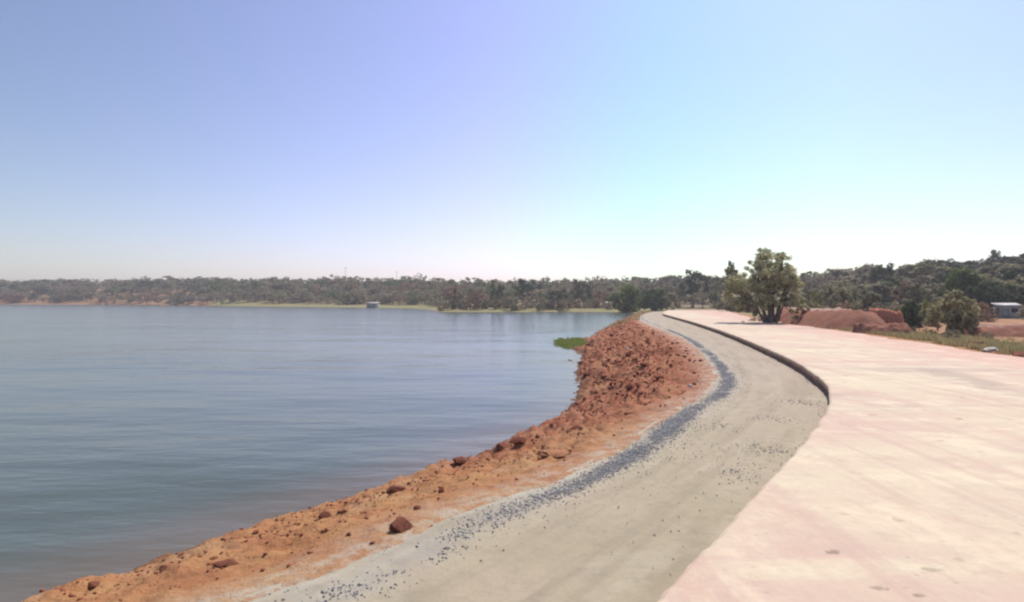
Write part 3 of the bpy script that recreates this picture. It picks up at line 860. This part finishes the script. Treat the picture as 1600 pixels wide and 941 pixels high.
# ------------------------------------------------------------------ rocks
def rock_mesh(seed, rough=.42, sub=3, flat=.75):
    bm = bmesh.new(); bmesh.ops.create_icosphere(bm, subdivisions=sub, radius=1)
    for v in bm.verts:
        p = v.co.copy(); n = fr(p.x + seed * 3.1, p.y, p.z + seed, 1.1, 3); f = fr(p.x + seed, p.y, p.z, 3.2, 3)
        v.co = p * (1 + rough * n + .20 * f)
        # chop facets
        for ax in ((.8, .3, .5), (-.6, .7, .3), (.1, -.8, .6), (-.2, -.3, .93)):
            a = Vector(ax).normalized(); d = v.co.dot(a) - .62
            if d > 0: v.co -= a * d * .85
        v.co.z *= flat
    me = bpy.data.meshes.new('rock'); bm.to_mesh(me); bm.free()
    return me
ROCKS = [rock_mesh(k) for k in range(6)]
RM = {}
def rock(p, size, k, mat, label, group=None, name='rock', cat='rock', sx=1.0, sz=1.0, sink=.25):
    key = (k, mat)
    if key not in RM:
        me = ROCKS[k].copy(); me.name = name; me.materials.append(M[mat]); RM[key] = me
    o = bpy.data.objects.new(name, RM[key]); C.objects.link(o)
    o.location = (p[0], p[1], p[2] + size * sz * (.75 - sink) * .6); o.scale = (size * sx, size, size * sz)
    o.rotation_euler = (random.uniform(-.15, .15), random.uniform(-.15, .15), random.uniform(0, 6.28))
    tag(o, label, cat, group)
    return o

camv = Vector(cam.location)
PITCH = Matrix.Rotation(-math.atan(3.5 / F_PX), 3, 'X')
def hit_bank(px, py):
    d = PITCH @ Vector(((px - 800) / F_PX, 1.0, -(py - 470.5) / F_PX)); d.normalize()
    h = bank_bvh.ray_cast(camv, d)
    return h[0]

NAMED_ROCKS = [
 (627, 826, .14, 0, 'rock', 'big dark red boulder standing alone in the middle of the near bank', 1.0, 1.0),
 (508, 808, .11, 1, 'rock', 'dark peaked clod at the waterside left of the big dark boulder', 1.0, .9),
 (355, 882, .09, 2, 'rock', 'flat dark red clod lying low on the near bank', 1.7, .55),
 (258, 890, .07, 3, 'rocklight', 'pinkish rock on the waterside rim at lower left', 1.0, 1.1),
 (145, 915, .07, 4, 'rock', 'dark clod on the waterside rim nearest the bottom left corner', 1.2, .8),
 (620, 768, .15, 5, 'rock', 'dark red lump on a hump of the waterside rim behind the big boulder', 1.3, .8),
 (652, 795, .06, 1, 'rock', 'small dark clod just behind the big boulder', 1.0, .8),
 (690, 770, .07, 2, 'rock', 'upright narrow red clod right of the rim hump', .7, 1.3),
 (720, 722, .15, 3, 'rock', 'brown lump on the waterside rim at mid bank', 1.2, .8),
 (785, 700, .17, 4, 'rock', 'grey red stone on the waterside rim further along', 1.1, .8),
 (812, 690, .17, 0, 'rock', 'broad red block on the waterside rim before the bend', 1.4, .8),
 (870, 712, .22, 5, 'rocklight', 'flat pale orange slab of earth beside the path at mid bank', 1.9, .5),
 (980, 546, .16, 2, 'pale', 'pale stone on the red slope beyond the bend', 1.0, .9),
 (1078, 604, .08, 3, 'pale', 'small white stone at the top of the red slope', 1.0, .9),
 (918, 585, .25, 4, 'rock', 'dark rock at the waterline below the red slope', 1.1, .8),
 (730, 815, .05, 1, 'chip', 'lone dark pebble on pale dust beside the near bank', 1.0, .9),
]
for px, py, s, k, mat, lab, sx, sz in NAMED_ROCKS:
    h = hit_bank(px, py)
    if h is None: print('no hit', px, py); continue
    rock(h, s, k, mat, lab, sx=sx, sz=sz)
# clods along the waterside rim and on the red slope
r = random.Random(21)
GROUPS = [(4.0, 7.0, 34, .02, .06, 'near bank below the grit path', 'clods on the near bank'),
          (7.0, 9.0, 60, .04, .13, 'bank before the bend', 'clods on the bank before the bend'),
          (9.0, 12.5, 64, .06, .24, 'steep red slope beyond the bend', 'clods on the red slope')]
for t0, t1, n, s0, s1, where, grp in GROUPS:
    for k in range(n):
        t = r.uniform(t0, t1); v = r.triangular(.08, 1.0, .68)
        x, y, z, _ = bank_point(t, v)
        rock((x, y, z), s0 + (s1 - s0) * r.random() ** 2, r.randrange(6), 'rocklight' if r.random() < (.3 if t < 8 else .25) else 'clodm',
             f'red earth clod among many on the {where}', grp, 'clod', 'clod', r.uniform(.8, 1.5), r.uniform(.6, 1.0))

# crumbs of earth too many to count
def crumbs(name, label, pts, sizes, mat, seed):
    g = np.random.default_rng(seed)
    base = np.array([(1, 0, 0), (-1, 0, 0), (0, 1, 0), (0, -1, 0), (0, 0, 1), (0, 0, -1)], float)
    tri = np.array([(0, 2, 4), (2, 1, 4), (1, 3, 4), (3, 0, 4), (2, 0, 5), (1, 2, 5), (3, 1, 5), (0, 3, 5)])
    n = len(pts); Q = base[None] * g.uniform(.55, 1.3, (n, 6, 1)) + g.normal(scale=.18, size=(n, 6, 3))
    an = g.uniform(0, 6.28, n); c, s = np.cos(an), np.sin(an)
    X = Q[..., 0] * c[:, None] - Q[..., 1] * s[:, None]; Y = Q[..., 0] * s[:, None] + Q[..., 1] * c[:, None]
    Q = np.stack([X, Y, Q[..., 2] * .7], -1) * np.array(sizes)[:, None, None] + np.array(pts)[:, None, :]
    Fc = (tri[None] + np.arange(n)[:, None, None] * 6).reshape(-1, 3)
    o = mesh_obj(name, Q.reshape(-1, 3), Fc, mat)
    tag(o, label, kind='stuff'); return o
pts, sz = [], []
for k in range(5500):
    t = r.choice([r.uniform(3.8, 8), r.uniform(8, 11.5), r.uniform(10, 13.5)]); v = r.triangular(.04, 1.05, .6)
    x, y, z, far = bank_point(t, v); s = (.012 + .03 * r.random() ** 3) * (1 + 2.6 * far)
    pts.append((x, y, z + s * .3)); sz.append(s)
crumbs('earth_crumbs', 'fine red earth crumbs strewn over the bank', pts, sz, M['clodm'], 1)

# crushed stone along the lake side of the path
pts, sz = [], []
k = 0
while k < 20000:
    t = r.choices([r.uniform(3.6, 7), r.uniform(7, 9), r.uniform(9, 11.4), r.uniform(11, 14)], (4, 4, 5, 1))[0]
    v = r.uniform(-.02, .36)
    am = grit_amount(t, v)
    p = catmull(P_, t) * (1 - v) + catmull(E_, t) * v
    am *= max(0, min(1, .68 + 1.2 * fr(p[0], p[1], 2, .9, 3)))
    if r.random() > am + .008: continue
    s = r.uniform(.005, .016) * (1 + .7 * float(smooth(8, 11, t))) * (1.6 if r.random() < .06 else 1)
    pts.append((p[0], p[1], Z_PATH + .018 * fr(p[0], p[1], 1, .7) + s * .35 + .02 * am * r.random())); sz.append(s); k += 1
# loose stones: along the foot of the road edge and in scattered patches
for k in range(1700):
    t = r.uniform(4, 11); v = 1 - abs(r.gauss(0, .035)) - .012
    p = catmull(P_, t) * (1 - v) + catmull(E_, t) * v
    if r.random() > .25 + .9 * fr(p[0], p[1], 7, .8, 2): continue
    s = r.uniform(.006, .020); pts.append((p[0], p[1], Z_PATH + s * .4)); sz.append(s)
for cx, cy, rad, n in ((4.6, 10.0, .55, 150), (3.6, 8.6, .6, 170), (5.9, 12.6, .5, 80), (4.4, 11.8, .5, 80), (7.6, 14.6, .5, 120), (3.2, 9.6, .9, 60), (2.0, 7.0, 1.5, 60), (6.5, 15.0, 1.6, 90)):
    for k in range(n):
        x = cx + r.gauss(0, rad * .5); y = cy + r.gauss(0, rad * .5); s = r.uniform(.006, .018)
        pts.append((x, y, Z_PATH + s * .4)); sz.append(s)
crumbs('gravel', 'dark crushed stone strewn along the lake side of the grit path', pts, sz, M['chip'], 2)

# ------------------------------------------------------------------ grass
def blades(name, label, spots, mat, hmin, hmax, seed, per=7, wid=.02, lean=.35):
    g = np.random.default_rng(seed); n = len(spots) * per
    b = np.repeat(np.array(spots, float), per, 0); b[:, :2] += g.normal(scale=.09 * hmax / .3, size=(n, 2))
    h = g.uniform(hmin, hmax, n); an = g.uniform(0, 6.28, n); l = g.uniform(0, lean, n)
    w_ = wid * g.uniform(.6, 1.5, n); side = np.stack([np.cos(an), np.sin(an), np.zeros(n)], 1) * w_[:, None]
    tip = np.stack([-np.sin(an) * l * h, np.cos(an) * l * h, h], 1)
    V = np.stack([b - side, b + side, b + tip * .6 + side * .6, b + tip], 1).reshape(-1, 3)
    o = mesh_obj(name, V, np.arange(n * 4).reshape(-1, 4), mat); tag(o, label, kind='stuff'); return o
sp = []
while len(sp) < 5200:
    t = r.uniform(3.6, 8.6); p = catmull(R_, t); d = 1.2 + abs(r.gauss(0, 4.2)); x, y = p[0] + d, p[1] - r.uniform(0, 1)
    if fr(x, y, 3, .35, 3) + .12 < r.uniform(-.25, .35): continue
    sp.append((x, y, gh(x, y) - .02 if len(sp) % 1 == 0 else 0))
blades('grass', 'tufts of olive and straw grass beyond the right edge of the road', sp, M['grassm'], .10, .34, 5, 8, .022)
sp = []
while len(sp) < 1500:
    u, v = r.gauss(0, 1), r.gauss(0, 1)
    if u * u + v * v > 3.2 + 3 * fr(u, v, 0, 1.2, 3) or fr(u, v, 3, 2.5, 2) < -.25: continue
    x = 6.3 + 1.15 * u + .45 * v; y = 56 + 3.6 * v
    sp.append((x, y, Z_WATER - .02))
blades('water_grass', 'bright green water grass patch off the red slope', sp, M['wgrass'], .08, .26, 6, 8, .03)
sp = []
for k in range(420):                                                        # sparse tufts on the crest of the bank far along
    t = r.uniform(12.5, 15); v = r.uniform(-.02, .9); x, y, z, _ = bank_point(t, v)
    if fr(x, y, 1, .4, 2) > -.05: sp.append((x, y, z))
blades('bank_grass', 'sparse dry green tufts on the far end of the red bank', sp, M['grassm'], .15, .5, 8, 8, .03)

# stones beside the right edge of the road
EDGE = [(1522, 543, .42, 'rocklight', 'pale orange rock in the grass beyond the right edge of the road', 1.5),
        (1551, 552, .30, 'pale', 'white stone right of the pale orange rock at the road side', 1.4),
        (1545, 545, .30, 'rock', 'brown rock between the orange rock and the white stone', 1.3),
        (1594, 560, .34, 'rock', 'dark red rock at the right border of the photo by the road', 1.4)]
for px, py, s, mat, lab, sx in EDGE:
    D = CAM_Z * F_PX / (py - HY) * 1.08; x, y = at_px(px, D)
    rock((x, y, gh(x, y)), s, r.randrange(6), mat, lab, sx=sx, sz=.8)
for k in range(26):
    t = r.uniform(4.0, 8.5); p = catmull(R_, t); x, y = p[0] + r.uniform(.3, 3.0), p[1]
    rock((x, y, gh(x, y)), r.uniform(.05, .2), r.randrange(6), r.choice(['rock', 'rocklight']), 'small brown stone among those strewn along the right road side', 'stones along the right road side', 'stone', 'stone', 1.2, .7)
for k in range(22):
    t = r.uniform(4.5, 9.0); p = catmull(R_, t); x, y = p[0] + r.uniform(2.5, 13), p[1] + r.uniform(-1, 3)
    leaf, word = r.choice([('grey', 'grey green'), ('dry', 'dry brown'), ('yellow', 'yellowish')])
    tree('weed', x, y, r.uniform(.3, .8), r.uniform(.9, 1.3), 'shrub', leaf, f'low {word} weed clump in the rough ground right of the road', f'{word} weeds right of the road', 'weed')

# ------------------------------------------------------------------ buildings, far mast
def box(cx, cy, cz, sx, sy, sz):
    V = np.array([(x, y, z) for x in (-.5, .5) for y in (-.5, .5) for z in (-.5, .5)]) * (sx, sy, sz) + (cx, cy, cz)
    return V, np.array([(0, 1, 3, 2), (4, 6, 7, 5), (0, 4, 5, 1), (2, 3, 7, 6), (0, 2, 6, 4), (1, 5, 7, 3)])
def boxes(name, bs, mat, parent):
    Vs, Fs, off = [], [], 0
    for b in bs:
        V, Fc = box(*b); Vs.append(V); Fs.append(Fc + off); off += 8
    return mesh_obj(name, np.concatenate(Vs), np.concatenate(Fs), mat, parent)
def hut(px, D, ww, dd, hh, label, wallm, rz, door=True, over=.3):
    x, y = at_px(px, D)
    root = empty('hut', (x, y, gh(x, y) - .15), rz)
    t = .15; f = -dd / 2
    dw, dh = .9, min(1.9, hh * .8); wx = ww * .24
    # front wall with a door and a window opening, side and back walls
    boxes('wall', [(-ww / 2 + (ww * .5 - dw / 2 - ww * .2) / 2, f, hh / 2, ww * .5 - dw / 2 - ww * .2, t, hh),
                   (-ww * .2, f, (hh + dh) / 2, dw, t, hh - dh),
                   ((-ww * .2 + dw / 2 + wx - .4) / 2, f, hh / 2, wx - .4 + ww * .2 - dw / 2, t, hh),
                   (wx, f, .5, .8, t, 1.0), (wx, f, (hh + 1.7) / 2, .8, t, hh - 1.7),
                   ((wx + .4 + ww / 2) / 2, f, hh / 2, ww / 2 - wx - .4, t, hh),
                   (-ww / 2 + t / 2, 0, hh / 2, t, dd - t - .004, hh), (ww / 2 - t / 2, 0, hh / 2, t, dd - t - .004, hh), (0, -f, hh / 2, ww, t, hh)], wallm, root)
    boxes('door', [(-ww * .2, f + .03, dh / 2, dw - .02, .05, dh - .02)], M['metal'], root)
    boxes('window', [(wx, f + .04, 1.35, .78, .04, .68)], M['darkm'], root)
    # low pitched sheet roof
    o_ = over; zt = hh + .02
    V = [(-ww / 2 - o_, f - o_, zt), (ww / 2 + o_, f - o_, zt), (ww / 2 + o_, -f + o_, zt + .35), (-ww / 2 - o_, -f + o_, zt + .35)]
    V += [(a, b, c + .09) for a, b, c in V]
    mesh_obj('roof', V, np.array([(0, 3, 2, 1), (4, 5, 6, 7), (0, 1, 5, 4), (1, 2, 6, 5), (2, 3, 7, 6), (3, 0, 4, 7)]), M['roof'], root)
    tag(root, label, 'hut')
hut(1573, 84, 2.5, 1.8, 2.0, 'pale flat roofed hut at the edge of the dirt field', M['plaster'], R(-22))
hut(583, 272, 5, 4, 2.2, 'small white building on the far shore left of the russet trees', M['plaster'], R(-10))
hut(948, 205, 2.6, 2, 2.2, 'tiny pale building among trees left above the waterside bush', M['plaster'], R(5))
hut(300, 398, 34, 6, 2.3, 'long low pale shed on the far shore at left', M['white'], R(-8))
def mast(px, D, ytop, label):
    x, y = at_px(px, D); z = gh(x, y); h = CAM_Z + (HY - ytop) / F_PX * D - z
    root = empty('mast', (x, y, z))
    V, Fc = tube([(0, 0, -.2), (0, 0, h * .5), (0, 0, h)], [.16, .12, .08], 8); mesh_obj('pole', V, Fc, M['metal'], root, smooth=True)
    boxes('crossarm', [(0, 0, h * .93, 2.4, .15, .15)], M['metal'], root)
    tag(root, label, 'mast')
mast(540, 410, 417, 'thin grey mast above the far wood, left of the middle')
mast(620, 400, 423, 'shorter thin mast above the far wood, just right of the tall one')

# ------------------------------------------------------------------ haze
HAZE = 0.00045
V, Fc = box(0, 0, 22, 5400, 5400, 60)
hz = NT('haze_air'); hz.t.nodes.remove(hz.b)
pv = hz.n('VolumePrincipled'); pv.inputs['Density'].default_value = HAZE; pv.inputs['Color'].default_value = (.90, .87, .92, 1); pv.inputs['Anisotropy'].default_value = .3
hz.l(pv.outputs[0], hz.out.inputs['Volume'])
ho = mesh_obj('haze', V, Fc, hz.m); tag(ho, 'thin pale haze over the lake and hills', kind='stuff')
